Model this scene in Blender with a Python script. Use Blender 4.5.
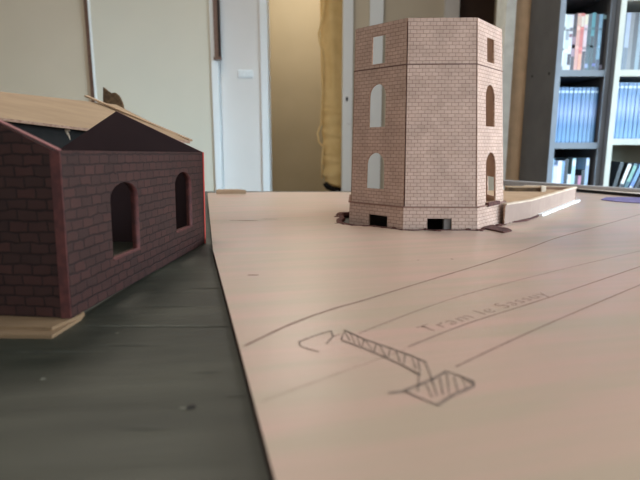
import bpy, bmesh, math, random
from mathutils import Vector, Matrix
random.seed(7)
C = bpy.context.scene.collection
for o in list(bpy.data.objects): bpy.data.objects.remove(o)
Z0 = 0.75                      # height of the board's top above the floor; the numbers below are measured from the board
F, PITCH, EYE = 510.0, math.radians(10.5), 0.09

# ---------------- camera, world, lights, exposure ----------------
cam = bpy.data.objects.new('camera', bpy.data.cameras.new('camera')); C.objects.link(cam)
cam.location = (0, 0, Z0+EYE); cam.rotation_euler = (math.pi/2-PITCH, 0, 0)
cam.data.sensor_width = 36; cam.data.lens = F/640*36
cam.data.clip_start = 0.01; cam.data.clip_end = 60
cam.data.dof.use_dof = True; cam.data.dof.focus_distance = 0.50; cam.data.dof.aperture_fstop = 11
bpy.context.scene.camera = cam
w = bpy.data.worlds.new('daylight'); bpy.context.scene.world = w; w.use_nodes = True
w.node_tree.nodes['Background'].inputs[0].default_value = (0.75, 0.87, 1, 1)
w.node_tree.nodes['Background'].inputs[1].default_value = 1.2
def area(name, loc, rot, sx, sy, power, col):
    l = bpy.data.lights.new(name, 'AREA'); l.shape = 'RECTANGLE'; l.size = sx; l.size_y = sy; l.energy = power; l.color = col
    o = bpy.data.objects.new(name, l); C.objects.link(o); o.location = loc; o.rotation_euler = rot; return o
area('window_daylight', (2.72, 0.75, Z0+0.95), (0, math.radians(90), 0), 1.3, 2.0, 70, (0.80, 0.90, 1.0))
area('rear_window_daylight', (0.5, -2.1, Z0+0.9), (math.radians(90), 0, 0), 2.2, 1.3, 13, (0.84, 0.93, 1.0))
bl = area('added_side_fill', (2.70, -0.85, Z0+0.45), (math.radians(78), 0, math.radians(44)), 0.9, 1.0, 13, (0.55, 0.80, 1.0)); bl.data.spread = math.radians(40)  # added cool fill with narrowed spread, brightens the far wall and bookcases
area('room_ceiling_lamp', (-0.6, 1.3, Z0+1.62), (0, 0, 0), 0.5, 0.5, 15, (1.0, 0.9, 0.78))
area('hall_ceiling_lamp', (-0.15, 3.8, Z0+1.62), (0, 0, 0), 0.4, 0.4, 9, (1.0, 0.93, 0.84))
vs = bpy.context.scene.view_settings
vs.view_transform = 'Standard'; vs.look = 'None'; vs.gamma = 1; vs.use_curve_mapping = False; vs.exposure = 0.3

# ---------------- helpers ----------------
def ray(x, y):
    a, b = (x-320)/F, (240-y)/F
    return Vector((a, math.cos(PITCH)+b*math.sin(PITCH), -math.sin(PITCH)+b*math.cos(PITCH)))
def on(x, y, z=0.0):           # point of the level plane at height z
    r = ray(x, y); s = (z-EYE)/r.z; return Vector((r.x*s, r.y*s, z))
def at(x, y, Y):               # point of the upright plane at distance Y
    r = ray(x, y); s = Y/r.y; return Vector((r.x*s, Y, r.z*s+EYE))
def lin(c): return tuple(((v/255+0.055)/1.055)**2.4 if v > 10 else v/255/12.92 for v in c)+(1,)
def mat(name, col, rough=0.7, col2=None, scale=20, stretch=(1,1,1), rot=0, bump=0.0, bscale=None, spec=0.3, detail=4, metal=0, lo=0.35, hi=0.65):
    m = bpy.data.materials.new(name); m.use_nodes = True; nt = m.node_tree; b = nt.nodes['Principled BSDF']
    b.inputs['Base Color'].default_value = lin(col); b.inputs['Roughness'].default_value = rough
    b.inputs['Specular IOR Level'].default_value = spec; b.inputs['Metallic'].default_value = metal
    tc = nt.nodes.new('ShaderNodeTexCoord'); mp = nt.nodes.new('ShaderNodeMapping')
    mp.vector_type = 'POINT'
    mp.inputs['Scale'].default_value = stretch
    m0 = nt.nodes.new('ShaderNodeMapping'); m0.inputs['Rotation'].default_value = (0, 0, -rot)
    nt.links.new(tc.outputs['Object'], m0.inputs[0]); nt.links.new(m0.outputs[0], mp.inputs[0])
    n = nt.nodes.new('ShaderNodeTexNoise'); n.inputs['Scale'].default_value = scale; n.inputs['Detail'].default_value = detail
    nt.links.new(mp.outputs[0], n.inputs[0])
    if col2 is None: col2 = tuple(v*0.93 for v in col)
    r = nt.nodes.new('ShaderNodeValToRGB'); r.color_ramp.elements[0].position = lo; r.color_ramp.elements[1].position = hi
    r.color_ramp.elements[0].color = lin(col); r.color_ramp.elements[1].color = lin(col2)
    nt.links.new(n.outputs[0], r.inputs[0]); nt.links.new(r.outputs[0], b.inputs['Base Color'])
    if bump:
        bp = nt.nodes.new('ShaderNodeBump'); bp.inputs['Strength'].default_value = bump; bp.inputs['Distance'].default_value = 0.001
        n2 = nt.nodes.new('ShaderNodeTexNoise'); n2.inputs['Scale'].default_value = bscale or scale*3
        nt.links.new(mp.outputs[0], n2.inputs[0]); nt.links.new(n2.outputs[0], bp.inputs['Height']); nt.links.new(bp.outputs[0], b.inputs['Normal'])
    return m
def brick(name, c1, c2, cm, bw, bh, mortar, rough=0.75, bump=0.5, wob=0.0006, spec=0.25):
    m = bpy.data.materials.new(name); m.use_nodes = True; nt = m.node_tree; b = nt.nodes['Principled BSDF']
    b.inputs['Roughness'].default_value = rough; b.inputs['Specular IOR Level'].default_value = spec
    uv = nt.nodes.new('ShaderNodeUVMap'); uv.uv_map = 'UVMap'
    nz = nt.nodes.new('ShaderNodeTexNoise'); nz.inputs['Scale'].default_value = 160; nt.links.new(uv.outputs[0], nz.inputs[0])
    s = nt.nodes.new('ShaderNodeVectorMath'); s.operation = 'SUBTRACT'; s.inputs[1].default_value = (.5, .5, .5); nt.links.new(nz.outputs['Color'], s.inputs[0])
    k = nt.nodes.new('ShaderNodeVectorMath'); k.operation = 'SCALE'; k.inputs['Scale'].default_value = wob*2; nt.links.new(s.outputs[0], k.inputs[0])
    a = nt.nodes.new('ShaderNodeVectorMath'); a.operation = 'ADD'; nt.links.new(uv.outputs[0], a.inputs[0]); nt.links.new(k.outputs[0], a.inputs[1])
    t = nt.nodes.new('ShaderNodeTexBrick'); t.inputs['Scale'].default_value = 100
    t.inputs['Brick Width'].default_value = bw*100; t.inputs['Row Height'].default_value = bh*100; t.inputs['Mortar Size'].default_value = mortar*100
    t.inputs['Mortar Smooth'].default_value = 0.3
    t.inputs['Color1'].default_value = lin(c1); t.inputs['Color2'].default_value = lin(c2); t.inputs['Mortar'].default_value = lin(cm)
    nt.links.new(a.outputs[0], t.inputs[0])
    n2 = nt.nodes.new('ShaderNodeTexNoise'); n2.inputs['Scale'].default_value = 45; n2.inputs['Detail'].default_value = 5; nt.links.new(uv.outputs[0], n2.inputs[0])
    mx = nt.nodes.new('ShaderNodeMix'); mx.data_type = 'RGBA'; mx.blend_type = 'MULTIPLY'; mx.inputs[0].default_value = 0.5
    nt.links.new(t.outputs['Color'], mx.inputs[6])
    rr = nt.nodes.new('ShaderNodeValToRGB'); rr.color_ramp.elements[0].position = .3; rr.color_ramp.elements[1].position = .7
    rr.color_ramp.elements[0].color = (.6, .6, .6, 1); rr.color_ramp.elements[1].color = (1, 1, 1, 1)
    nt.links.new(n2.outputs[0], rr.inputs[0]); nt.links.new(rr.outputs[0], mx.inputs[7])
    nt.links.new(mx.outputs[2], b.inputs['Base Color'])
    bp = nt.nodes.new('ShaderNodeBump'); bp.inputs['Strength'].default_value = bump; bp.inputs['Distance'].default_value = 0.0006; bp.invert = True
    nt.links.new(t.outputs['Fac'], bp.inputs['Height']); nt.links.new(bp.outputs[0], b.inputs['Normal'])
    return m

def thing(name, loc, label, cat, group=None):
    o = bpy.data.objects.new(name, None); C.objects.link(o); o.empty_display_size = 0.02
    o.location = (loc[0], loc[1], loc[2]+Z0); o['label'] = label; o['category'] = cat
    if group: o['group'] = group
    return o
def obj(name, bm, mats, parent=None, label=None, cat=None, group=None, kind=None, sub=None, smooth=False, bevel=0, base=None):
    """bm holds points in board coordinates; parent: the thing's Empty; sub: the part this one hangs from"""
    bmesh.ops.recalc_face_normals(bm, faces=bm.faces)
    if base is None and parent is None and sub is None:
        xs = [v.co for v in bm.verts]
        base = Vector(((min(v.x for v in xs)+max(v.x for v in xs))/2, (min(v.y for v in xs)+max(v.y for v in xs))/2, min(v.z for v in xs)))
    org = Vector(base) if base is not None else (parent or sub.parent).location - Vector((0, 0, Z0))
    for v in bm.verts: v.co -= org
    me = bpy.data.meshes.new(name); bm.to_mesh(me); bm.free()
    for m in (mats if isinstance(mats, (list, tuple)) else [mats]): me.materials.append(m)
    if smooth:
        for p in me.polygons: p.use_smooth = True
    o = bpy.data.objects.new(name, me); C.objects.link(o)
    if sub: o.parent = sub
    elif parent: o.parent = parent
    else: o.location = (org.x, org.y, org.z+Z0)
    if bevel:
        b = o.modifiers.new('bevel', 'BEVEL'); b.width = bevel; b.segments = 2; b.limit_method = 'ANGLE'
    if label: o['label'] = label
    if cat: o['category'] = cat
    if group: o['group'] = group
    if kind: o['kind'] = kind
    return o
def box(bm, x0, y0, z0, x1, y1, z1, mi=0):
    vs_ = [bm.verts.new(p) for p in ((x0,y0,z0),(x1,y0,z0),(x1,y1,z0),(x0,y1,z0),(x0,y0,z1),(x1,y0,z1),(x1,y1,z1),(x0,y1,z1))]
    for f in ((0,3,2,1),(4,5,6,7),(0,1,5,4),(1,2,6,5),(2,3,7,6),(3,0,4,7)):
        bm.faces.new([vs_[i] for i in f]).material_index = mi
    return vs_
def boxb(*a, mi=0):
    bm = bmesh.new(); box(bm, *a, mi=mi); return bm
def prism(bm, pts, z0, z1, mi=0):        # outline in plan, z0..z1
    n = len(pts)
    lo = [bm.verts.new((p[0], p[1], z0)) for p in pts]; hi = [bm.verts.new((p[0], p[1], z1)) for p in pts]
    bm.faces.new(lo).material_index = mi; bm.faces.new(hi).material_index = mi
    for i in range(n): bm.faces.new([lo[i], lo[(i+1)%n], hi[(i+1)%n], hi[i]]).material_index = mi
def slab(bm, q, th, nrm=None, mi=0):     # four-sided sheet in space given thickness
    q = [Vector(p) for p in q]
    n = nrm or (q[1]-q[0]).cross(q[3]-q[0]).normalized()
    a = [bm.verts.new(p) for p in q]; b = [bm.verts.new(p-n*th) for p in q]
    k = len(q)
    bm.faces.new(a).material_index = mi; bm.faces.new(b[::-1]).material_index = mi
    for i in range(k): bm.faces.new([a[i], b[i], b[(i+1)%k], a[(i+1)%k]]).material_index = mi
def rod(bm, p, q, wx, wz):               # square stick from p to q
    p, q = Vector(p), Vector(q); d = (q-p).normalized(); s = d.cross(Vector((0,0,1)))
    s = s.normalized() if s.length > 1e-4 else Vector((1,0,0)); u = s.cross(d)
    slab(bm, [p-s*wx+u*wz, q-s*wx+u*wz, q+s*wx+u*wz, p+s*wx+u*wz], 2*wz, nrm=u)
def tube(bm, pts, r, seg=8):
    rings = []
    for i, p in enumerate(pts):
        p = Vector(p); d = (Vector(pts[min(i+1, len(pts)-1)])-Vector(pts[max(i-1, 0)])).normalized()
        s = d.cross(Vector((0.3, 1, 0.1))).normalized(); u = s.cross(d)
        rings.append([bm.verts.new(p+(s*math.cos(t)+u*math.sin(t))*r) for t in [2*math.pi*k/seg for k in range(seg)]])
    for a, b in zip(rings, rings[1:]):
        for k in range(seg): bm.faces.new([a[k], a[(k+1)%seg], b[(k+1)%seg], b[k]])
    bm.faces.new(rings[0]); bm.faces.new(rings[-1])
def arch(x0, x1, z0, z1, rise=None, n=10):
    r = (x1-x0)/2 if rise is None else rise; cx = (x0+x1)/2; hw = (x1-x0)/2
    return [(x0, z0), (x1, z0)] + [(cx+hw*math.cos(math.pi*k/n), z1-r+r*math.sin(math.pi*k/n)) for k in range(n+1)]
def rect(x0, x1, z0, z1): return [(x0, z0), (x1, z0), (x1, z1), (x0, z1)]
def sheet(outline, holes, th):
    """flat card sheet with openings in local (x, height); outer face at depth 0, inner at depth th"""
    cu = bpy.data.curves.new('t', 'CURVE'); cu.dimensions = '2D'; cu.fill_mode = 'BOTH'; cu.extrude = th*50
    for loop in [outline]+holes:
        s = cu.splines.new('POLY'); s.points.add(len(loop)-1)
        for p, c in zip(s.points, loop): p.co = (c[0]*100, c[1]*100, 0, 1)
        s.use_cyclic_u = True
    o = bpy.data.objects.new('t', cu); C.objects.link(o)
    me = bpy.data.meshes.new_from_object(o); bpy.data.objects.remove(o)
    bm = bmesh.new(); bm.from_mesh(me); bpy.data.meshes.remove(me)
    for v in bm.verts: v.co *= .01
    bmesh.ops.remove_doubles(bm, verts=bm.verts, dist=1e-6)
    for l in list(bm.loops.layers.uv): bm.loops.layers.uv.remove(l)
    uvl = bm.loops.layers.uv.new('UVMap'); bm.normal_update()
    for f in bm.faces:
        side = abs(f.normal.z) < 0.5
        f.material_index = 1 if side else (2 if f.calc_center_median().z < 0 else 0)
        for l in f.loops: l[uvl].uv = (l.vert.co.x+l.vert.co.z*side, l.vert.co.y)
    for v in bm.verts: v.co.z = th/2-v.co.z          # 0 outside .. th inside
    return bm
def warp(bm, W_, H, A, B, At, Bt, uoff=0.0):
    """lay a W_ x H sheet between base points A,B and top points At,Bt (outer face); the inside lies behind"""
    A, B, At, Bt = map(Vector, (A, B, At, Bt))
    n = (B-A).cross(At-A).normalized()
    uvl = bm.loops.layers.uv.active
    for v in bm.verts:
        u, t, d = v.co.x/W_, v.co.y/H, v.co.z
        v.co = (A.lerp(B, u)).lerp(At.lerp(Bt, u), t) - n*d
    for f in bm.faces:
        for l in f.loops: l[uvl].uv.x += uoff
    return bm

# ---------------- materials ----------------
M = {}
M['board'] = mat('light_plywood', (184,152,138), 0.34, (170,151,132), 55, (0.10,1,1), 0.24, 0.12, 120, spec=0.5, detail=9, lo=.36, hi=.62)
M['darkboard'] = mat('painted_dark_board', (47,48,40), 0.5, (72,72,61), 34, (0.16,1,1), 0.14, 0.6, 60, spec=0.35, detail=9, lo=.42, hi=.78)
M['brick'] = brick('engraved_brick_card', (200,168,150), (191,159,141), (140,108,94), 0.0076, 0.0038, 0.00030, bump=.35)
M['card_edge'] = mat('card_edge', (186,152,130), 0.8, (150,116,96), 300)
M['card'] = mat('bare_card', (170,142,114), 0.8, (158,130,102), 60, bump=.1)
M['card_in'] = mat('card_inside', (168,136,116), 0.85, (156,124,104), 60)
M['card_wall'] = mat('pale_card_wall', (152,128,114), 0.8, (145,121,108), 60)
M['ledge'] = mat('ledge_shadow_brown', (138,104,90), 0.8)  # ledge darkened to paint in the thin shadow line above the plinth
M['card_pale'] = mat('pale_card_edge', (206,186,164), 0.75, (190,168,146), 120)
M['card_white'] = mat('white_card', (238,236,234), 0.7, (222,218,214), 120)
M['stone'] = brick('dark_red_stone', (68,42,38), (54,36,33), (40,26,25), 0.0112, 0.0059, 0.0006, rough=.6, bump=.8, wob=.0014)
M['stone_edge'] = mat('red_painted_edge', (98,54,50), 0.7, (76,44,42), 200)
M['stone_in'] = mat('dark_inside', (56,38,38), 0.8)
M['debris'] = mat('torn_brown_filler', (98,62,54), 0.9, (68,40,38), 220, bump=.6)
M['plank'] = mat('pale_thin_wood', (148,124,97), 0.7, (138,114,88), 40, (0.3,1,1), 0, .1)
M['cork'] = mat('dark_torn_wood', (110,84,58), 0.9, (78,58,40), 130, bump=.5)
M['shed'] = mat('dark_grey_shed', (34,32,30), 0.7, (26,25,23), 90)
M['black'] = mat('matt_black', (22,20,20), 0.7)
M['pencil'] = mat('pencil', (128,104,94), 0.8, (146,122,110), 300)
M['pencil_dark'] = mat('pencil_dark', (112,97,88), 0.8, (140,122,110), 300)
M['wall'] = mat('warm_beige_wall', (196,184,164), 0.9, (192,180,160), 3, bump=.05)
M['wall_yellow'] = mat('yellow_hall_wall', (184,171,144), 0.9, (178,165,138), 3)
M['white'] = mat('white_paint', (203,198,182), 0.55, (199,195,180), 3)
M['offwhite'] = mat('offwhite_wall', (218,214,210), 0.8, (213,210,206), 3)
M['trim'] = mat('white_gloss_trim', (226,230,230), 0.4, (220,224,226), 4)
M['cloth'] = mat('yellow_cloth', (240,212,156), 0.95, (230,200,142), 14, bump=.2)
M['brownstrip'] = mat('brown_wood', (122,96,84), 0.6, (100,78,68), 40, (6,6,1))
M['floor'] = mat('wood_floor', (130,104,80), 0.5, (110,86,64), 6, (1,8,1))
M['ceiling'] = mat('ceiling_white', (225,222,216), 0.9)
M['case_grey'] = mat('bookcase_shade_grey', (128,134,142), 0.5, (120,126,134), 12)  # shadow on the bookcase panels painted in as blue-grey
M['case_dark'] = mat('dark_bookcase_inside', (52,50,52), 0.6, (44,42,44), 12)
M['case_side_shade'] = mat('side_shade_grey', (92,92,94), 0.6, (84,84,86), 12)  # side turned from the light, its shade painted in as darker grey
M['case_white'] = mat('white_bookcase', (202,206,196), 0.5, (194,198,188), 12)
M['case_beige'] = mat('beige_back', (150,150,134), 0.7, (140,140,124), 12)
M['alu'] = mat('brushed_metal', (164,160,160), 0.45, (150,147,148), 60, (1,20,1), metal=.1)
M['cream'] = mat('cream_surface', (214,200,186), 0.5)
M['purple'] = mat('purple_paper', (112,102,142), 0.8, (84,76,116), 60, (1,2,1))
M['table'] = mat('table_wood', (120,92,66), 0.5, (98,74,52), 10, (1,6,1))

# ---------------- room ----------------
def struct(name, bm, m): return obj(name, bm, m, kind='structure')
YB = 3.0
struct('floor', boxb(-2.7,-2.4,-0.78, 3.0,5.0,-0.75), M['floor'])
struct('ceiling', boxb(-2.7,-2.4,1.7, 3.0,5.0,1.75), M['ceiling'])
struct('wall_left', boxb(-2.7,-2.4,-0.75, -2.6,5.0,1.7), M['wall'])
bm = bmesh.new()
box(bm, 2.8,-2.4,-0.75, 2.9,-1.4,1.7); box(bm, 2.8,-1.4,-0.75, 2.9,-0.5,-.1); box(bm, 2.8,-1.4,1.1, 2.9,-0.5,1.7); box(bm, 2.8,-0.5,-0.75, 2.9,-0.3,1.7); box(bm, 2.8,1.8,-0.75, 2.9,5.0,1.7); box(bm, 2.8,-0.3,-0.75, 2.9,1.8,0.25); box(bm, 2.8,-0.3,1.62, 2.9,1.8,1.7)
struct('wall_right', bm, M['wall'])
bm = bmesh.new()
box(bm, -2.6,-2.3,-0.75, -0.7,-2.2,1.7); box(bm, 1.7,-2.3,-0.75, 2.8,-2.2,1.7); box(bm, -0.7,-2.3,-0.75, 1.7,-2.2,0.2); box(bm, -0.7,-2.3,1.6, 1.7,-2.2,1.7)
struct('wall_rear', bm, M['wall'])
def winframe(name, x0, y0, x1, y1, z0, z1, alongx):
    bm = bmesh.new(); t = .05
    if alongx:
        for a, b in ((x0, x0+t), (x1-t, x1), ((x0+x1)/2-t/2, (x0+x1)/2+t/2)): box(bm, a, y0, z0, b, y1, z1)
        for a, b in ((z0, z0+t), (z1-t, z1)): box(bm, x0+t, y0, a, x1-t, y1, b)
    else:
        for a, b in ((y0, y0+t), (y1-t, y1), ((y0+y1)/2-t/2, (y0+y1)/2+t/2)): box(bm, x0, a, z0, x1, b, z1)
        for a, b in ((z0, z0+t), (z1-t, z1)): box(bm, x0, y0+t, a, x1, y1-t, b)
    struct(name, bm, M['trim'])
winframe('window_1', 2.82, -0.3, 2.87, 1.8, .25, 1.62, False)
winframe('added_window', 2.82, -1.4, 2.87, -.5, -.1, 1.1, False)  # unseen window frame added to go with the side fill light
winframe('window_2', -0.7, -2.28, 1.7, -2.23, .2, 1.6, True)
X = lambda px, Y=YB, py=100: at(px, py, Y).x
# back wall, left piece; the doorway to the yellow hall; pieces right of it
bm = bmesh.new()
box(bm, -2.6, YB, -0.75, X(265), YB+.1, 1.7); box(bm, X(265), YB, 1.5, X(345), YB+.1, 1.7)
struct('wall_back', bm, M['wall'])
struct('wall_switch_panel', boxb(X(222), YB-.012, -0.75, X(263), YB, 1.7), M['offwhite'])
d = struct('door_1', boxb(X(101), YB-.05, -0.74, X(215), YB-.012, 1.66), M['white'])
struct('trim_1', boxb(X(93.5), YB-.03, -0.75, X(97.2), YB-.0, 1.7), M['brownstrip'])
struct('trim_2', boxb(X(99), YB-.055, -0.75, X(101), YB-.0, 1.7), M['trim'])
struct('trim_3', boxb(X(215.2), YB-.07, -0.75, X(221.5), YB-.0, 1.7), M['trim'])
struct('trim_4', boxb(X(262), YB-.03, -0.75, X(269), YB+.11, 1.7), M['trim'])
struct('wall_hall_back', boxb(-2.6, 4.4, -0.75, 0.32, 4.5, 1.7), M['wall_yellow'])
struct('wall_hall_left', boxb(X(265)-.42, YB+.1, -0.75, X(265)-.32, 4.4, 1.7), M['wall_yellow'])
struct('wall_hall_right', boxb(0.22, YB+.1, -0.75, 0.32, 4.4, 1.7), M['wall_yellow'])
# door frame with strike plate
fr = struct('trim_5', boxb(X(342.5), YB-.03, -0.75, X(352), YB+.1, 1.7), M['trim'])
bm = bmesh.new(); p0, p1 = at(346.5, 92, YB-.034), at(350.5, 124, YB-.034)
box(bm, p0.x, YB-.036, p1.z, p1.x, YB-.03, p0.z)
sp = obj('strike_plate', bm, M['trim'], sub=fr, base=fr.location-Vector((0,0,Z0)), bevel=.002)
bm = bmesh.new(); p0, p1 = at(346, 97, YB-.04), at(348, 101, YB-.04); box(bm, p0.x, YB-.038, p1.z, p1.x, YB-.0355, p0.z)
obj('latch_hole', bm, M['black'], sub=sp, base=fr.location-Vector((0,0,Z0)))
struct('wall_back_middle', boxb(X(352), YB, -0.75, X(455), YB+.1, 1.7), M['wall'])
struct('trim_6', boxb(X(368), YB-.03, -0.75, X(381), YB, 1.7), M['trim'])
struct('trim_7', boxb(X(440), YB-.03, -0.75, X(454), YB+.02, 1.7), M['offwhite'])
struct('doorway_shade', boxb(X(454), YB+.03, -0.74, X(491), YB+.07, 1.65), mat('doorway_shade_brown', (66,50,42), .6))  # dark slab standing in for the shade of an open doorway
struct('wall_back_right', boxb(X(491), YB, -0.75, 2.8, YB+.1, 1.7), M['wall'])
YR = 2.08
struct('wall_behind_bookcase', boxb(X(509, YR), YR, -0.75, 2.8, YR+.1, 1.7), mat('tan_wall', (214,182,148), .9))
struct('trim_8', boxb(X(499.5, YR), YR-.015, -0.75, X(509, YR), YR+.1, 1.7), mat('bright_white_trim', (240,244,240), .4))

# light switch
p = at(245.5, 74, YB-.012)
t = thing('light_switch', (p.x, YB-.012, p.z), 'white double light switch on the pale wall panel beside the doorway', 'switch')
pl = obj('switch_plate', boxb(p.x-.042, YB-.022, p.z-.022, p.x+.042, YB-.012, p.z+.022), M['trim'], t, bevel=.003)
for s in (-1, 1):
    obj('rocker', boxb(p.x+s*.018-.014, YB-.026, p.z-.014, p.x+s*.018+.014, YB-.022, p.z+.014), M['trim'], t, bevel=.002)
# hanging brown strip
p0, p1 = at(215.5, 0, YB-.09), at(221.5, 57, YB-.09)
t = thing('hanging_wooden_strip', (p0.x, YB-.09, p1.z), 'narrow brown wooden strip hanging down beside the white sliding door', 'strip')
obj('strip_body', boxb(p1.x-.038, YB-.09, p1.z, p1.x-.003, YB-.07, 1.4), M['brownstrip'], t)
obj('dark_edge', boxb(p1.x-.013, YB-.096, p1.z+.002, p1.x-.003, YB-.09, 1.4), M['black'], t, label='dark inner edge')
obj('end_cap', boxb(p1.x-.042, YB-.098, p1.z-.014, p1.x-.001, YB-.07, p1.z), M['brownstrip'], t)

# yellow rolled curtain in the hall
YC = 3.45
tp, bt = at(333, -60, YC), at(336, 186, YC)
t = thing('yellow_curtain', (tp.x, YC, bt.z), 'bundled yellow curtain hanging in the hallway beside the white door frame', 'curtain')
bm = bmesh.new(); n, seg = 90, 28; rings = []
for i in range(n+1):
    f = i/n; z = bt.z+(tp.z-bt.z)*f; cx = bt.x+(tp.x-bt.x)*f
    low = max(0, min(1, (0.42-f)/0.1)); r0 = 0.078+0.012*f
    r0 *= (0.72+0.28*min(1, f/0.05)); r0 += low*0.012*abs(math.sin(f*75+0.6*math.sin(f*40)))
    ring = []
    for k in range(seg):
        a = 2*math.pi*k/seg; rr = r0*(1+0.10*(1-low)*math.sin(a*7+2*f)+0.03*math.sin(a*3+f*9))
        ring.append(bm.verts.new((cx+rr*math.cos(a), YC+0.8*rr*math.sin(a), z+low*0.012*math.sin(a*2+f*60))))
    rings.append(ring)
for a, b in zip(rings, rings[1:]):
    for k in range(seg): bm.faces.new([a[k], a[(k+1)%seg], b[(k+1)%seg], b[k]])
bm.faces.new(rings[0]); bm.faces.new(rings[-1])
obj('curtain_cloth', bm, M['cloth'], t, smooth=True)
bm = bmesh.new()
tube(bm, [at(x, y, YC-.08) for x, y in [(326,-30),(324,10),(321,24),(318.5,34),(320,44),(323,52),(323,80),(322,104),(321,124),(317.5,133),(319,142),(323,147),(322,162),(322,178)]], .006)
obj('curtain_cord', bm, M['cloth'], t, smooth=True)
bm = bmesh.new()
tube(bm, [at(x, y, YC) for x, y in [(326,182),(329,186),(334,188),(340,190),(342,196)]], .03, 10)
obj('dark_lower_thing', bm, M['black'], t, smooth=True, label='dark thing below the cloth')  # unidentified dark thing below the cloth, joined to the curtain

# ---------------- bookcases ----------------
def bookcase(name, x0, x1, y0, dep, shelves, top, front, side, inner, label):
    t = thing(name, ((x0+x1)/2, y0+dep/2, -0.75), label, 'bookcase')
    th = .018
    for a, b in ((x0, x0+th), (x1-th, x1)):
        obj('side_panel', boxb(a, y0, -0.75, b, y0+dep, top), [side], t)
        obj('front_edge', boxb(a, y0-.004, -0.75, b, y0, top), [front], t)
    obj('back_panel', boxb(x0+th, y0+dep-.008, -0.75, x1-th, y0+dep, top), [inner], t)
    obj('top_panel', boxb(x0, y0-.004, top, x1, y0+dep, top+.018), [front], t)
    for z in shelves:
        obj('shelf', boxb(x0+th, y0-.002, z-.021, x1-th, y0+dep-.008, z), [front], t)
    return t
BX0 = 0.795; BX1 = 0.979
SH = [-.635, -.390, -.145, .100, .341, .600, .86]
SH2 = [-.635, -.390, -.130, .113, .338, .575, .84]
bookcase('bookcase', BX0, BX1, 1.80, .25, SH, 1.05, M['case_grey'], M['case_side_shade'], M['case_dark'], 'narrow bookcase, shadow painted in as grey, with dark interior, left of the pair, holding disc cases')
bookcase('bookcase', BX1+.002, BX1+.36, 1.775, .25, SH2, 1.05, M['case_white'], M['case_grey'], M['case_beige'], 'wider bookcase with white front edges, at the right edge of the photo')
for o in [o for o in C.objects if o.name.startswith('side_panel')][:1]:
    for yy, zz in ((1.845, .335), (1.99, .345)):
        bm = bmesh.new(); tube(bm, [(BX0-.0015, yy, zz), (BX0+.001, yy, zz)], .005, 10)
        obj('shelf_pin_hole', bm, M['black'], sub=o, base=o.parent.location-Vector((0,0,Z0)))
def casemat(c): return mat('case_'+'_'.join(map(str, c)), c, .35, tuple(min(255, v*1.05) for v in c), 30, spec=.5)
def disc_case(x, zb, w_, h_, col, patches, label, group, y=1.815, tilt=0, d=.135, m=None):
    bm = bmesh.new(); box(bm, 0, 0, 0, w_, d, h_)
    for i, (a, b, c) in enumerate(patches): box(bm, .0008, -.0004, h_*a, w_-.0008, 0, h_*b, mi=i+1)
    bmesh.ops.rotate(bm, verts=bm.verts, cent=(0,0,0), matrix=Matrix.Rotation(tilt, 3, 'Y'))
    if tilt > 0: bmesh.ops.translate(bm, verts=bm.verts, vec=(0, 0, w_*math.sin(tilt)))
    bmesh.ops.translate(bm, verts=bm.verts, vec=(x, y, zb))
    return obj('disc_case', bm, [m or casemat(col)]+[casemat(c) for _, _, c in patches], label=label, cat='disc case', group=group)
# top row of the grey bookcase
top = [((222,232,232), 'white', [(.0,.08,(120,120,130))]), ((200,210,216), 'pale grey-white', [(.55,.7,(150,160,170))]), ((210,208,218), 'lilac-white', [(.1,.3,(60,50,60)),(.6,.66,(120,80,90))]),
       ((70,56,60), 'black and plum', [(.25,.6,(150,120,132))]), ((206,152,138), 'salmon pink', [(.8,.95,(200,170,150))]), ((196,104,96), 'brick red', [(.75,.95,(214,200,186)),(.0,.3,(220,160,130))]),
       ((214,190,196), 'cream topped pale pink', [(.0,.35,(60,50,56)),(.82,1,(222,214,190))]), ((62,76,84), 'slate blue-black', [(.05,.12,(140,150,190))]), ((70,140,150), 'teal', [(.0,.6,(50,60,66))]),
       ((54,52,60), 'near-black', [(.08,.13,(90,90,170))]), ((120,160,186), 'light steel blue', [(.0,.2,(60,60,90))]), ((44,46,54), 'black', [(.03,.1,(150,150,170)),(.9,.97,(140,180,190))])]
x = BX0+.0195; w_ = .0119
for c, nm, pt in top:
    pt = pt+[(z_, z_+random.uniform(.03,.09), tuple(int(max(30, min(235, v*q_))) for v in c)) for z_, q_ in ((random.uniform(.32,.45), random.choice((.5,.7,1.2))), (random.uniform(.7,.74), random.choice((.5,.75,1.25))))]
    disc_case(x, .341, w_, .183+random.uniform(-.004, .003), c, pt, nm+' disc case on top visible shelf of grey bookcase', 'mixed disc cases on the top shelf of the grey bookcase'); x += w_+.0003
# blue rows
bmz = bpy.data.materials.new('blue_banded_case'); bmz.use_nodes = True; nt = bmz.node_tree; b = nt.nodes['Principled BSDF']; b.inputs['Roughness'].default_value = .35
tc = nt.nodes.new('ShaderNodeTexCoord'); sx = nt.nodes.new('ShaderNodeSeparateXYZ'); rp = nt.nodes.new('ShaderNodeValToRGB'); mr = nt.nodes.new('ShaderNodeMapRange')
mr.inputs[2].default_value = .190; nt.links.new(tc.outputs['Object'], sx.inputs[0]); nt.links.new(sx.outputs[2], mr.inputs[0]); nt.links.new(mr.outputs[0], rp.inputs[0]); nt.links.new(rp.outputs[0], b.inputs[0])
es = rp.color_ramp.elements; es[0].position = 0; es[0].color = lin((62,104,156)); es[1].position = 1; es[1].color = lin((66,108,156))
for pos, c in ((.03,(96,144,190)), (.3,(74,124,178)), (.52,(132,158,208)), (.62,(118,148,202)), (.78,(66,114,168))): e = es.new(pos); e.color = lin(c)
ORD = ['first','second','third','fourth','fifth','sixth','seventh','eighth','ninth','tenth','eleventh']
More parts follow.
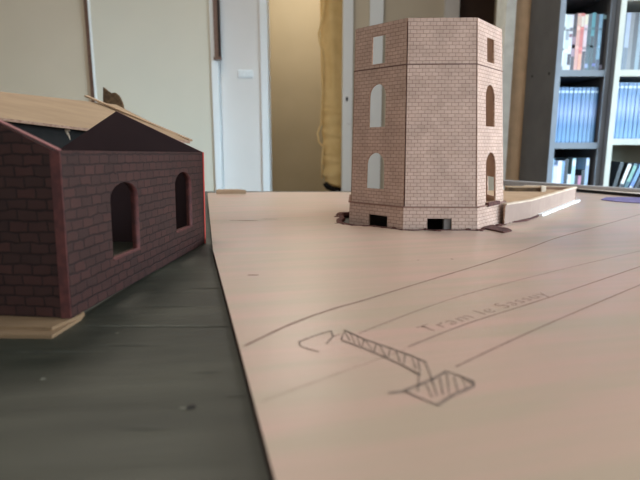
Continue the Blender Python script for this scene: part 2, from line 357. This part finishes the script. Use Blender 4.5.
def blue_row(x0, n, w_, zb, y, which):
    src = None
    for i in range(n):
        if src is None:
            src = disc_case(x0, zb, w_, .186, None, [(.9,.94,(180,205,225))], 'pale blue disc case, first from left in the blue row of the '+which+' bookcase', 'matching blue disc cases in the '+which+' bookcase', y=y, m=bmz)
            sl = src.location.copy()
        else:
            c = src.copy(); C.objects.link(c); c.location = sl+Vector((i*(w_+.0020), random.uniform(-.001,.001), 0))
            c['label'] = 'pale blue disc case, %s from left in the blue row of the %s bookcase' % (ORD[i], which)
blue_row(BX0+.0195, 10, .0124, .100, 1.815, 'grey')
blue_row(BX1+.022, 11, .0124, .113, 1.79, 'white-edged')
# bottom row, grey bookcase
low = [((160,196,222), 'light blue', .19, .010), ((206,196,226), 'lilac', .165, .0135), ((228,226,236), 'white', .182, .0135), ((120,158,206), 'mid blue', .182, .009), ((48,50,58), 'charcoal', .188, .0125),
       ((214,222,228), 'short white', .135, .0125), ((168,204,214), 'tall pale teal with white top', .190, .0125), ((54,48,56), 'low dark plum', .13, .012), ((196,128,158), 'low pink', .13, .010), ((40,42,50), 'black', .15, .012), ((176,200,232), 'tall ice-blue with white top', .192, .012)]
x = BX0+.0195
for c, nm, h_, w_ in low:
    pt = [(.86,.97,(226,232,236))] if 'white top' in nm else ([(.1,.25,(120,110,150))] if 'l' in nm[:2] else [])
    disc_case(x, -.145, w_, h_, c, pt, nm+' disc case on lowest visible shelf of grey bookcase', 'mixed disc cases on the lowest shelf of the grey bookcase'); x += w_+.0005
# right bookcase top row
x = BX1+.0215
for c, nm, pt in [((84,100,116), 'dark slate', []), ((150,160,182), 'grey-lilac', [(.0,.4,(84,92,104))]), ((110,110,112), 'mid grey', []), ((48,46,50), 'jet black', []), ((122,140,152), 'blue-grey', []),
                  ((60,66,74), 'charcoal grey', []), ((196,208,200), 'pale green and pink', [(.1,.2,(206,110,130)),(.75,1,(170,110,110))]), ((190,180,206), 'lavender', [(.05,.2,(190,100,120)),(.7,1,(190,120,120))]), ((200,196,206), 'pale lilac-grey', [(.75,1,(176,120,120))]), ((70,74,84), 'dark', []), ((120,120,130), 'grey', [])]:
    disc_case(x, .338, .0133, .183, c, pt, nm+' disc case on upper shelf of white-edged bookcase', 'mixed disc cases on the top shelf of the white-edged bookcase', y=1.79); x += .0137
# right bookcase leaning row
x = BX1+.028
for c, nm, pt, tl in [((40,44,46), 'black', [], .22), ((46,48,52), 'black with a white stripe', [(.55,.98,(226,232,230))], .30), ((60,96,110), 'deep teal', [(.6,.95,(120,170,160))], .33), ((96,130,190), 'blue and white', [(.2,.5,(190,200,220)),(.6,.98,(110,150,190))], .36), ((44,44,50), 'dark grey', [], .39), ((50,52,60), 'navy black', [], .42), ((206,150,150), 'pink and white', [(.1,.95,(196,206,214))], .45)]:
    disc_case(x, -.130, .0135, .165, c, pt, nm+' disc case leaning right in white-edged bookcase', 'leaning disc cases in the white-edged bookcase', y=1.79, tilt=tl); x += .0135/math.cos(tl)+.002

# ---------------- table, boards ----------------
t = thing('table', (.1, .35, -0.75), 'wooden table carrying the layout boards', 'table')
obj('table_top', boxb(-.95,-.45,-.049, 1.05,1.14,-.019), M['table'], t)
for sx_ in (-.88, .94):
    for sy_ in (-.38, 1.04): obj('leg', boxb(sx_, sy_, -.75, sx_+.06, sy_+.06, -.049), M['table'], t)
obj('dark_board', boxb(-.93,-.43,-.019, 1.03,1.10,-.007), M['darkboard'], label='dark green-grey painted baseboard under the red building model, with scratches', cat='board')

# tower corner points
CB = [(.036,.602),(.091,.549),(.170,.547),(.220,.604),(.220,.683),(.166,.738),(.092,.738),(.042,.684)]
ctr = Vector((.128,.643))
def inset(p, k):
    d = (Vector(p)-ctr); return Vector(p)-d.normalized()*(-k)
TAPX = lambda x: -.0058-(x-.128)*.105
CT = [(p[0]+TAPX(p[0]), p[1]-(p[1]-.643)*.03, .2178) for p in CB]
hole = []
for i in range(8):
    a, b = inset(CB[i], .008), inset(CB[(i+1)%8], .008)
    for k in range(7):
        q = a.lerp(b, k/7); d = (q-ctr).normalized()
        extra = .009 if i == 7 or (i == 0 and k < 3) else .0
        hole.append(q+d*(random.uniform(-.003, .003)+extra))
# light plywood board with the ragged hole
bm0 = sheet([(.14,-.42),(1.0,-.42),(1.0,.66),(.5685,.9048),(.497,1.004),(-.10,1.004),(-.2176,.985),(-.0937,.4375),(-.0358,.2155),(-.0123,.1252)], [[tuple(p) for p in hole]], .007)
for v in bm0.verts: v.co.z = -v.co.z
board = obj('plywood_board', bm0, [M['board'], mat('board_edge_dark', (70,52,44), .9), M['board']], label='large pale pinkish plywood board with pencil lines, under the tower model', cat='board', base=(0,0,0))

def stroke(pts, wd, name, m, sub=board, smooth=True):
    """thin pencil line lying on the board"""
    bm = bmesh.new(); P = [on(*p).to_2d() for p in pts]
    # smooth resample
    Q = []
    for i in range(len(P)-1):
        p0, p1, p2, p3 = P[max(i-1,0)], P[i], P[i+1], P[min(i+2, len(P)-1)]
        for k in range(6 if smooth and len(P) > 2 else 1):
            s = k/(6 if smooth and len(P) > 2 else 1)
            Q.append(.5*((2*p1)+(p2-p0)*s+(2*p0-5*p1+4*p2-p3)*s*s+(3*p1-p0-3*p2+p3)*s**3))
    Q.append(P[-1]); L = []; R = []
    for i, q in enumerate(Q):
        d = (Q[min(i+1,len(Q)-1)]-Q[max(i-1,0)]).normalized(); n_ = Vector((-d.y, d.x))*wd/2*random.uniform(.75, 1.2)
        L.append(bm.verts.new((q.x+n_.x, q.y+n_.y, .0002))); R.append(bm.verts.new((q.x-n_.x, q.y-n_.y, .0002)))
    for i in range(len(Q)-1): bm.faces.new([L[i], L[i+1], R[i+1], R[i]])
    return bm
def join(bms):
    out = bmesh.new()
    for b_ in bms:
        me = bpy.data.meshes.new('j'); b_.to_mesh(me); b_.free(); out.from_mesh(me); bpy.data.meshes.remove(me)
    return out
def pencil(name, strokes, m, label=None):
    return obj(name, join([stroke(p, wd, name, m, smooth='sketch' not in name) for p, wd in strokes]), m, sub=board, base=(0,0,0), label=label)
pencil('pencil_line', [([(245,346),(289,325),(330,310),(365,300),(427,281),(489,262),(530,248),(557,238),(600,226),(645,213)], .0013)], M['pencil'], 'long dark curved pencil line')
pencil('pencil_line', [([(408,347),(470,323),(545,299),(645,265)], .0008)], M['pencil'], 'straight pencil line under the handwriting')
pencil('pencil_line', [([(456,367),(500,346),(560,319),(645,283)], .0008)], M['pencil'], 'straight pencil line running to the arrow')
pencil('pencil_line', [([(358,334),(420,310),(475,292),(560,270),(645,250)], .0005)], M['pencil'], 'faint pencil line above the handwriting')
pencil('pencil_line', [([(262,402),(310,384),(360,366),(405,350)], .00025)], M['pencil'], 'faint pencil line left of the arrow')
sk = [[(331,331),(315,336),(299,342),(300,346),(308,349),(319,352)], [(344,330),(364,339),(390,348),(412,356),(426,362)], [(341,340),(366,349),(400,364),(420,375)],
      [(425,362),(429,371),(433,383),(437,396)], [(331,331),(333,337),(326,344)], [(404,391),(415,396),(437,405),(452,395),(464,390),(473,386),(473,381),(460,376),(446,371),(434,378),(420,384),(403,391),(388,393)],
      [(333,337),(344,333),(341,340)]]
hatch = [[(344,331),(350,341)],[(350,333),(355,344)],[(357,337),(360,346)],[(364,340),(362,347)],[(366,341),(372,350)],[(376,345),(374,352)],[(380,346),(386,357)],[(390,350),(388,358)],[(396,351),(400,362)],[(405,355),(404,364)],[(412,358),(416,369)],[(418,360),(420,372)],
         [(419,372),(418,392)],[(447,374),(449,394)],[(454,377),(458,392)],[(462,378),(466,388)],[(440,378),(443,395)],[(426,384),(432,398)],[(466,380),(472,384)],[(461,377),(472,382)]]
pencil('pencil_sketch', [(s, .0008) for s in sk]+[([(x+1.2, y+1.0) for x, y in s], .0006) for s in sk[1:3]+sk[5:6]]+[(s, .0006) for s in hatch], M['pencil_dark'], 'hand-drawn hatched bar ending in an arrowhead')
# handwriting
fc = bpy.data.curves.new('w', 'FONT'); fc.body = 'Tram le Sassuy'; fc.size = .0135; fc.offset = -.00028; fc.resolution_u = 3; fc.space_character = 1.15
fo = bpy.data.objects.new('w', fc); C.objects.link(fo); me = bpy.data.meshes.new_from_object(fo); bpy.data.objects.remove(fo)
bm = bmesh.new(); bm.from_mesh(me); bpy.data.meshes.remove(me)
a, b_ = on(428,333).to_2d(), on(549,295).to_2d(); wx = max(v.co.x for v in bm.verts)
ang = math.atan2(b_.y-a.y, b_.x-a.x); sc = (b_-a).length/wx
for v in bm.verts:
    x_, y_ = v.co.x*sc, v.co.y*.95
    v.co = (a.x+x_*math.cos(ang)-y_*math.sin(ang), a.y+x_*math.sin(ang)+y_*math.cos(ang), .0002)
obj('handwriting', bm, M['pencil'], sub=board, base=(0,0,0))
# knots of the plywood
def spot(x, y, rx, ry, z=0.0002):
    bm = bmesh.new(); c = on(x, y, z)
    bm.faces.new([bm.verts.new((c.x+rx*math.cos(k*.52)*random.uniform(.7,1.2), c.y+ry*math.sin(k*.52)*random.uniform(.7,1.2), z)) for k in range(12)])
    return bm
for q in ((245,220.5,.018,.0022), (270,219,.014,.001), (253,275,.004,.0015), (452,259,.0015,.001), (418,260,.001,.0008)): obj('wood_knot', spot(*q), M['pencil'], sub=board, base=(0,0,0))
db = bpy.data.objects['dark_board']
obj('wood_knot', join([spot(191,407,.0022,.0017,-.0068)]), M['black'], sub=db, base=db.location-Vector((0,0,Z0)))
fm = mat('pale_fleck', (120,120,108), .8)
for q in ((183,408,.0016,.0008,-.0067), (43,379,.0012,.001,-.0067), (117,333,.001,.0008,-.0067)): obj('paint_fleck', spot(*q), fm, sub=db, base=db.location-Vector((0,0,Z0)))
obj('scratch', spot(150,326,.05,.0009,-.0067), mat('scratch_grey', (92,93,84), .7, (60,61,54), 60), sub=db, base=db.location-Vector((0,0,Z0)))

sg = bpy.data.materials['scratch_grey']
for q in ((60,352,.030,.0005,-.0067), (170,306,.02,.0006,-.0067), (130,345,.018,.0004,-.0067), (205,372,.008,.0004,-.0067), (140,428,.010,.0003,-.0067), (235,395,.004,.0007,-.0067), (215,288,.018,.0006,-.0067), (170,292,.012,.0005,-.0067)):
    obj('scratch', spot(*q), sg, sub=db, base=db.location-Vector((0,0,Z0)))
# torn filler round the foot of the tower
t = thing('torn_filler', (.128,.643,0), 'ragged dark brown rim of torn filler around the foot of the tower', 'filler')
bm = bmesh.new()
N = len(hole)
for i in range(N):
    if random.random() < .9:
        q = hole[i]; d = (ctr-q).normalized()
        for k in range(3):
            r = random.uniform(.0013, .0026); p = q+d*random.uniform(-.001, .0045)+Vector((random.uniform(-.004,.004), random.uniform(-.002,.002)))
            m_ = Matrix.Translation((p.x, p.y, random.uniform(-.0022, .0006))) @ Matrix.Diagonal((random.uniform(1, 2.2), 1, .8, 1))
            g = bmesh.ops.create_icosphere(bm, subdivisions=1, radius=r, matrix=m_)
            for v in g['verts']: v.co += Vector([random.uniform(-.0005, .0005) for _ in range(3)])
f = obj('filler_crumbs', bm, M['debris'], t); f['kind'] = 'stuff'
bm = bmesh.new()
for i in range(N):       # base strip inside the hole
    a, b_ = hole[i], hole[(i+1)%N]; c, d = a.lerp(ctr, .06), b_.lerp(ctr, .06)
    slab(bm, [(a.x,a.y,.0007),(b_.x,b_.y,.0007),(d.x,d.y,.0004),(c.x,c.y,.0004)], .004, nrm=Vector((0,0,1)))
bmesh.ops.remove_doubles(bm, verts=bm.verts, dist=1e-6)
obj('filler_bed', bm, M['debris'], t)

# ---------------- tower ----------------
T = thing('water_tower_model', (ctr.x, ctr.y, -.007), 'tall octagonal brick-embossed card tower model with arched window openings standing on the plywood board', 'model tower')
ZL = .0240; H = .2178
def lerp3(i, z):
    b0 = Vector((*CB[i], 0)); t0 = Vector(CT[i]); return b0.lerp(t0, z/H)
TH = .0024
holesets = {
    0: [('r',.34,.61,.1770,.2060), ('a',.31,.64,.1100,.1560), ('a',.29,.64,.0420,.0820)],
    1: [],
    2: [('r',.36,.66,.1780,.2030), ('a',.31,.67,.1105,.1550), ('a',.32,.70,.0275,.0825)],
    3: [('r',.3,.72,.028,.052)],
    7: [],
}
names = {0:'left front', 1:'front', 2:'right front', 3:'right side', 7:'left side'}
for i in (0, 1, 2, 3, 7):
    j = (i+1) % 8
    A, B, At, Bt = lerp3(i, ZL), lerp3(j, ZL), lerp3(i, H), lerp3(j, H)
    # a hair's breadth short of the corner so the joint shows
    wd = (B-A).length; g = .0011/wd
    A2, B2, At2, Bt2 = A.lerp(B, g), A.lerp(B, 1-g), At.lerp(Bt, g), At.lerp(Bt, 1-g)
    hs = [(rect if k == 'r' else arch)(x0*wd, x1*wd, z0-ZL, z1-ZL) for k, x0, x1, z0, z1 in holesets[i]]
    pan = obj('wall_panel', warp(sheet(rect(0, wd, 0, H-ZL), hs, TH), wd, H-ZL, A2, B2, At2, Bt2, i*.37), [M['brick'], M['card_edge'], M['card_in']], T, label='%s wall panel' % names[i])
    # string course
    n_ = (B-A).cross(At-A).normalized(); zc = .1722
    a, b_ = lerp3(i, zc), lerp3(j, zc)
    bm = bmesh.new(); slab(bm, [a+n_*.0004, b_+n_*.0004, b_+n_*.0004+Vector((0,0,.0009)), a+n_*.0004+Vector((0,0,.0009))], .0010, nrm=n_)
    obj('string_course', bm, mat('groove_brown', (112,82,72), .8), sub=pan, base=T.location-Vector((0,0,Z0)))
    # floor edge strips inside
for i in (0, 1, 2, 3, 4, 7):   # dark posts added behind the joints so no light shows through
    a, b_ = lerp3(i, .0), lerp3(i, H-.003)
    c0 = Vector((ctr.x, ctr.y, 0)); da = Vector((ctr.x-a.x, ctr.y-a.y, 0)).normalized()*.0034
    bm = bmesh.new(); rod(bm, a+da, b_+da, .0018, .0018); obj('added_corner_post', bm, mat('post_brown', (96,68,58), .8), T)
win = {0: [[(.38, -.0055), (.72, -.0055), (.72, .0125), (.38, .0125)]], 1: [[(.325, -.0055), (.655, -.0055), (.655, .0122), (.325, .0122)]], 2: [], 3: [], 7: [], 4: [], 5: [], 6: []}
for i in range(8):
    j = (i+1) % 8
    off = .0016
    A, B = [Vector((*inset(CB[k], off), -.006)) for k in (i, j)]; At, Bt = [Vector((*inset(lerp3(k, ZL).to_2d(), off), ZL)) for k in (i, j)]
    wd = (B-A).length; Hh = ZL+.006
    if i in (0, 1):
        x0, x1, zt = win[i][0][0][0]*wd, win[i][0][1][0]*wd, win[i][0][2][1]+.006
        out = [(0,0),(x0,0),(x0,zt),(x1,zt),(x1,0),(wd,0),(wd,Hh),(0,Hh)]
    elif i == 2:
        x0, x1 = .30*wd, .72*wd       # doorway notch above the plinth
        out = [(0,0),(wd,0),(wd,Hh),(x1,Hh),(x1,Hh-.0016),(x0,Hh-.0016),(x0,Hh),(0,Hh)]
    else: out = rect(0, wd, 0, Hh)
    pl = obj('plinth_panel', warp(sheet(out, [], .0032), wd, Hh, A, B, At, Bt, i*.21), [M['brick'], M['card_edge'], M['card_in']], T)
    n_ = (B-A).cross(At-A).normalized()
    e0, e1 = At-n_*.003, Bt-n_*.003
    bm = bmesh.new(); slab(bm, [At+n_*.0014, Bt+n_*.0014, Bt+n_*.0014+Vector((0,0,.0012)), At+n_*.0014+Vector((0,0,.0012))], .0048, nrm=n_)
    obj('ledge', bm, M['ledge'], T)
# pale card block seen inside the front basement opening
a = lerp3(1, 0).lerp(lerp3(2, 0), .57)
obj('basement_block', boxb(a.x, a.y+.006, -.006, a.x+.012, a.y+.012, .011), mat('grey_card', (170,162,156), .8), T)
# inner floor plate and sill in the doorway
bm = bmesh.new(); prism(bm, [inset(p, -.006) for p in CB], .018, .020); obj('floor_plate', bm, M['card'], T)
a, b_ = lerp3(2, .0235).lerp(lerp3(3, .0235), .30), lerp3(2, .0235).lerp(lerp3(3, .0235), .72)
bm = bmesh.new(); slab(bm, [a+Vector((0,0,.004)), b_+Vector((0,0,.004)), b_, a], .004); obj('door_sill', bm, M['debris'], T)

# ---------------- annex foundation beside the tower ----------------
p3 = Vector((.2235, .606, 0))
Bp, Cp = Vector((*on(530,219).to_2d(), 0)), Vector((*on(575,201.5).to_2d(), 0))
Ap = Vector((*on(504.5,224.5).to_2d(), 0)); Dp = Vector((.345,.865,0)); Ep = Vector((.222,.80,0)); Gp = Vector((.224,.70,0))
t = thing('annex_foundation_model', ((Bp+Dp)/2).to_tuple(), 'low plain card foundation with pale top rim, attached right of the tower', 'model wall')
hA = .0225
for a, b_ in ((Ap, Bp), (Bp, Cp), (Cp, Dp)):
    wd = (b_-a).length; up = Vector((0,0,hA))
    w1 = obj('foundation_wall', warp(sheet(rect(0, wd, 0, hA), [], .0025), wd, hA, a, b_, a+up, b_+up), [M['card_wall'], M['card_edge'], M['card_in']], t)
    n_ = (b_-a).cross(Vector((0,0,1))).normalized(); a2, b2 = a+up+n_*.0012, b_+up+n_*.0012
    bm = bmesh.new(); slab(bm, [a2, b2, b2-n_*.0055, a2-n_*.0055], -.0018, nrm=Vector((0,0,1))); obj('rim', bm, M['card_pale'], t, label='pale card rim')
bm = bmesh.new(); ins = [Ap+Vector((.002,.004,0)), Bp+Vector((-.003,.004,0)), Cp+Vector((-.005,.0,0)), Dp+Vector((0,-.003,0)), Vector((.2285,.80,0)), Vector((.2285,.62,0))]
prism(bm, [p.to_2d() for p in ins], .016, .0185); obj('deck', bm, M['card'], t)
# card ledge at the rear with a pale end block
d0, d1 = on(505,187.5,.024), on(542,188,.024)
t2 = thing('card_rail', ((d0+d1)/2-Vector((0,0,.006))).to_tuple(), 'thin brown card strip with pale end lying across the annex foundation', 'card strip')
bm = bmesh.new(); rod(bm, Vector((d0.x-.0,d0.y,.0215)), Vector((d1.x,d1.y,.0215)), .0025, .003); obj('strip_body', bm, M['cork'], t2)
bm = bmesh.new(); rod(bm, Vector((d0.x,d0.y-.001,.0255)), Vector((d1.x,d1.y-.001,.0255)), .004, .001); obj('top_strip', bm, M['card'], t2)
obj('end_block', boxb(d1.x-.003, d1.y-.006, .0185, d1.x+.004, d1.y+.003, .0275), M['card_pale'], t2)
# white strip at foot
s0, s1 = on(529,214.5), on(578,202)
bm = bmesh.new(); nn = Vector((s1.y-s0.y, -(s1.x-s0.x), 0)).normalized()
q0, q1 = Bp.lerp(Cp, .14)+nn*.003, Cp+nn*.003
bm = bmesh.new(); rod(bm, q0+Vector((0,0,.0014)), q1+(q1-q0).normalized()*.008+Vector((0,0,.0014)), .0028, .0014)
obj('white_strip', bm, M['card_white'], label='thin white card strip lying along the foot of the annex foundation', cat='card strip')
# torn brown patches near the annex
for pts, lab in (([(483,226),(494,227),(507,229),(511,231),(503,233),(494,231),(484,229)], 'small torn brown paper scrap on the board just right of the tower foot'),
                 ([(505,220),(520,218.5),(531,217),(536,214),(541,213),(537,217),(526,221),(508,223)], 'torn brown paper scrap on the board at the bend of the annex foundation')):
    bm = bmesh.new(); prism(bm, [on(*p).to_2d()+Vector((.0,-.002)) for p in pts], .0001, .0016)
    obj('torn_scrap', bm, M['debris'], label=lab, cat='scrap')

# ---------------- things at the back of the table ----------------
r0, r1 = on(498,180,.012), on(646,189.5,.012)
dr = (r1-r0).normalized(); nr = Vector((dr.y, -dr.x, 0))
t = thing('metal_edged_panel', ((r0+r1)/2-Vector((0,0,.012))).to_tuple(), 'flat panel with grey metal rail and cream surface lying behind the plywood board', 'panel')
bm = bmesh.new(); slab(bm, [r0, r1, r1-nr*.018, r0-nr*.018], .0115, nrm=Vector((0,0,1))); obj('metal_rail', bm, M['alu'], t, bevel=.001)
g0, g1 = on(574.5,191.5), on(646,197.8)
bm = bmesh.new()
top_ = .0055
a, b_, c, d = Vector((g0.x,g0.y,top_)), Vector((g1.x,g1.y,top_)), Vector((r1.x,r1.y,top_))+nr*.0, Vector(on(574.5,186,top_))
slab(bm, [a, b_, c+Vector((.01,0,0)), d+Vector((0,.004,0))], .003, nrm=Vector((0,0,1))); obj('cream_surface', bm, M['cream'], t)
bm = bmesh.new(); dd = (b_-a).normalized()
rod(bm, a+Vector((0,-.001,-.0026)), b_+Vector((0,-.001,-.0026)), .0018, .0028); obj('front_strip', bm, M['black'], t, label='black front edge')
# purple scrap
pp = [(601,200),(606,197.8),(622,197.6),(645,198.2),(648,201),(640,203.6),(624,202.6),(612,201.6)]
bm = bmesh.new(); prism(bm, [on(*p).to_2d() for p in pp], .0002, .0012)
obj('purple_paper', bm, M['purple'], label='purple paper scrap lying on the board near the bookcases', cat='paper')
# little card scrap on the rear edge
a, b_ = on(219,193), on(241,193)
bm = bmesh.new(); prism(bm, [(a.x-.001,a.y-.02),(b_.x+.012,b_.y-.018),(b_.x,b_.y-.002),(a.x,a.y-.0)], .0002, .0075)
obj('card_offcut', bm, M['card'], label='small card offcut on the rear edge of the plywood board', cat='card offcut')

# ---------------- dark red building model ----------------
n0, f0 = on(72,318,-.003), on(205,243,-.007)
ax = (f0-n0).normalized(); Lg = .241; lf = Vector((-math.cos(math.radians(6)), math.sin(math.radians(6)), 0)); up = lf.cross(ax); up = up if up.z > 0 else -up
up = (up+Vector((.012,0,0))).normalized()
WW, WR, HW, RISE = .152, .086, .0905, .0395
Bd = thing('engine_shed_model', (n0+lf*.075+ax*.12-Vector((0,0,.002))).to_tuple(), 'dark red stone-embossed building model with arched windows and no roof, standing on the dark board', 'model building')
tw = .0055
pn, pf = n0, n0+ax*Lg
# long right wall with two arched windows
hs = [arch(.0500,.0900,.0225,.0705,.010), arch(.1620,.2040,.0230,.0735,.011)]
wl = obj('long_wall', warp(sheet(rect(0, Lg-.003, 0, HW), hs, tw), Lg-.003, HW, pn, pn+ax*(Lg-.003), pn+up*HW, pn+ax*(Lg-.003)+up*HW), [M['stone'], M['stone_edge'], M['stone_in']], Bd)
for xa, xb, zb in ((.0500,.0900,.0225), (.1620,.2040,.0230)):
    bm = bmesh.new(); q = pn+ax*xa+up*(zb-.0003)
    n_ = -lf
    slab(bm, [q+n_*.0004, q+ax*(xb-xa)+n_*.0004, q+ax*(xb-xa)-n_*tw, q-n_*tw], .0006, nrm=up)
    obj('window_sill', bm, M['stone_edge'], sub=wl, base=Bd.location-Vector((0,0,Z0)), label='reddish sill')
# left long wall
q = pn+lf*WW
obj('long_wall', warp(sheet(rect(0, Lg-.003, 0, HW), hs, tw), Lg-.003, HW, q+ax*(Lg-.003), q, q+ax*(Lg-.003)+up*HW, q+up*HW, .3), [M['stone'], M['stone_edge'], M['stone_in']], Bd)
# gables
gab = [(0,0),(WW-2*tw,0),(WW-2*tw,HW),(WR-tw,HW+RISE*.98),(0,HW)]
def gable(base_r, label, th, ol, W_):
    a = base_r+lf*W_; b_ = base_r
    bm = sheet(ol, [], th); return warp(bm, W_, HW, a, b_, a+up*HW, b_+up*HW, .11)
W1 = WW
ol = [(0,0),(W1-tw,0),(W1-tw,HW-.0),(W1-WR,HW+RISE),(0,HW)]
g1 = obj('gable_wall', gable(pn+lf*0, '', .003, ol, W1), [M['stone'], M['stone_edge'], M['stone_in']], Bd, label='near gable wall')
ol = [(0,0),(W1,0),(W1,HW),(W1-WR,HW+RISE),(0,HW)]
g2 = obj('gable_wall', gable(pn+ax*(Lg-.003), '', .003, ol, W1), [M['stone'], M['stone_edge'], M['stone_in']], Bd, label='far gable wall, plain inside face'); g2.data.materials[0] = M['stone_in']; g2.data.materials[2] = M['stone']
# reddish corner post where the long wall's end shows
bm = bmesh.new(); q = pn-ax*.0006
slab(bm, [q, q+lf*tw, q+lf*tw+up*HW, q+up*HW], -.0005, nrm=ax*-1); obj('corner_edge', bm, M['stone_edge'], Bd, label='reddish unpainted corner edge')
q = pf+lf*-.0004
bm = bmesh.new(); slab(bm, [q-ax*.003, q, q+up*HW, q-ax*.003+up*HW], .0005, nrm=lf); obj('corner_edge', bm, mat('bright_red_edge', (190,78,70), .6), Bd, label='bright red far corner edge')
# rim along top of near gable slope
aR = pn+up*HW; ap = pn+lf*WR+up*(HW+RISE); aL = pn+lf*WW+up*HW
for a, b_ in ((aR+lf*tw*.3, ap), (ap, aL)):
    n_ = (b_-a).cross(ax).normalized(); n_ = n_ if n_.z > 0 else -n_
    bm = bmesh.new(); slab(bm, [a-ax*.0003, b_-ax*.0003, b_+ax*.0035, a+ax*.0035], -.0006, nrm=n_); obj('gable_rim', bm, mat('pinkish_rim', (140,88,86), .7), sub=g1, base=Bd.location-Vector((0,0,Z0)))

# card packing strips under near gable
t = thing('card_packing', (-.21,.262,-.007), 'pale card packing strip under the near end of the dark red building', 'card')
bm = bmesh.new(); prism(bm, [(-.33,.252),(on(52,339,-.007).x,on(52,339,-.007).y),(-.1345,.274),(-.1365,.283),(-.33,.300)], -.0069, -.0050); pk = mat('brown_packing_card', (138,112,84), .85); obj('lower_layer', bm, pk, t)
bm = bmesh.new(); prism(bm, [(-.33,.262),(-.150,.2545),(-.140,.2535),(-.1340,.2735),(-.1372,.2835),(-.33,.302)], -.0050, -.0033); obj('upper_layer', bm, pk, t)

# ---------------- second model behind: dark shed and loose sheets ----------------
BL, BR, TR = at(-30,114.5,.60), at(190,141.5,.72), at(116,104.5,.86); TL = at(-50,86,.74)
S = thing('unfinished_shed_model', (-.36,.70,-.007), 'half-built dark shed model under a pale roof sheet, behind the dark red building', 'model building')
dx = (BR-BL); 
wa, wb = Vector((BL.x, BL.y+.012, -.007)), Vector((BL.x+dx.x*.66, BL.y+dx.y*.66+.012, -.007)); wd = (wb-wa).length; hh = .103
bk = Vector((-.10,.13,0))
obj('wall_panel', warp(sheet([(0,0),(wd,0),(wd,hh+.006),(0,hh+.026)], [rect(wd*.30,wd*.45,.05,.090), rect(wd*.52,wd*.68,.05,.088)], .003), wd, hh, wa, wb, wa+Vector((0,0,hh)), wb+Vector((0,0,hh))), [M['shed'], M['shed'], M['shed']], S)
for a, b_ in ((wa+bk, wb+bk), (wa, wa+bk), (wb, wb+bk)):
    bm = bmesh.new(); slab(bm, [a, b_, b_+Vector((0,0,hh-.006)), a+Vector((0,0,hh-.006))], .003); obj('wall_panel', bm, M['shed'], S)
q = at(69.5, 129, wb.y-.035); qq = at(69, 147, wb.y-.035)
bm = bmesh.new(); rod(bm, at(65,130,.655), at(77,130.5,.668), .002, .0015); rod(bm, at(75,130,.666), at(73,146,.664), .0012, .0012); rod(bm, at(66,130,.655), at(71,141,.66), .0012, .0012)
obj('eaves_bracket', bm, M['card_pale'], S, label='pale eaves bracket')
bm = bmesh.new(); slab(bm, [BL, BR, TR, TL], .003); R = obj('roof_sheet', bm, M['plank'], S, label='pale wooden roof sheet')
bm = bmesh.new(); rod(bm, BL+Vector((0,-.001,-.001)), BR+Vector((0,-.001,-.001)), .001, .0016); obj('roof_edge', bm, M['card_edge'], sub=R, base=S.location-Vector((0,0,Z0)))
bm = bmesh.new(); rod(bm, at(86,96,.85), at(191,140.5,.735), .003, .0012)
obj('wooden_lath', bm, M['card'], label='thin pale wooden lath lying along the sloping right edge of the roof sheet', cat='lath')
bm = bmesh.new(); P = [at(x, y, .90) for x, y in [(103,87),(108,91),(111,93),(115,92.5),(119,96),(122,103),(124,112),(104,112),(103,100)]]
slab(bm, P, .006, nrm=Vector((0,-1,0)))
obj('torn_board_piece', bm, M['cork'], label='torn dark brown board piece sticking up behind the pale roof sheet', cat='board piece')
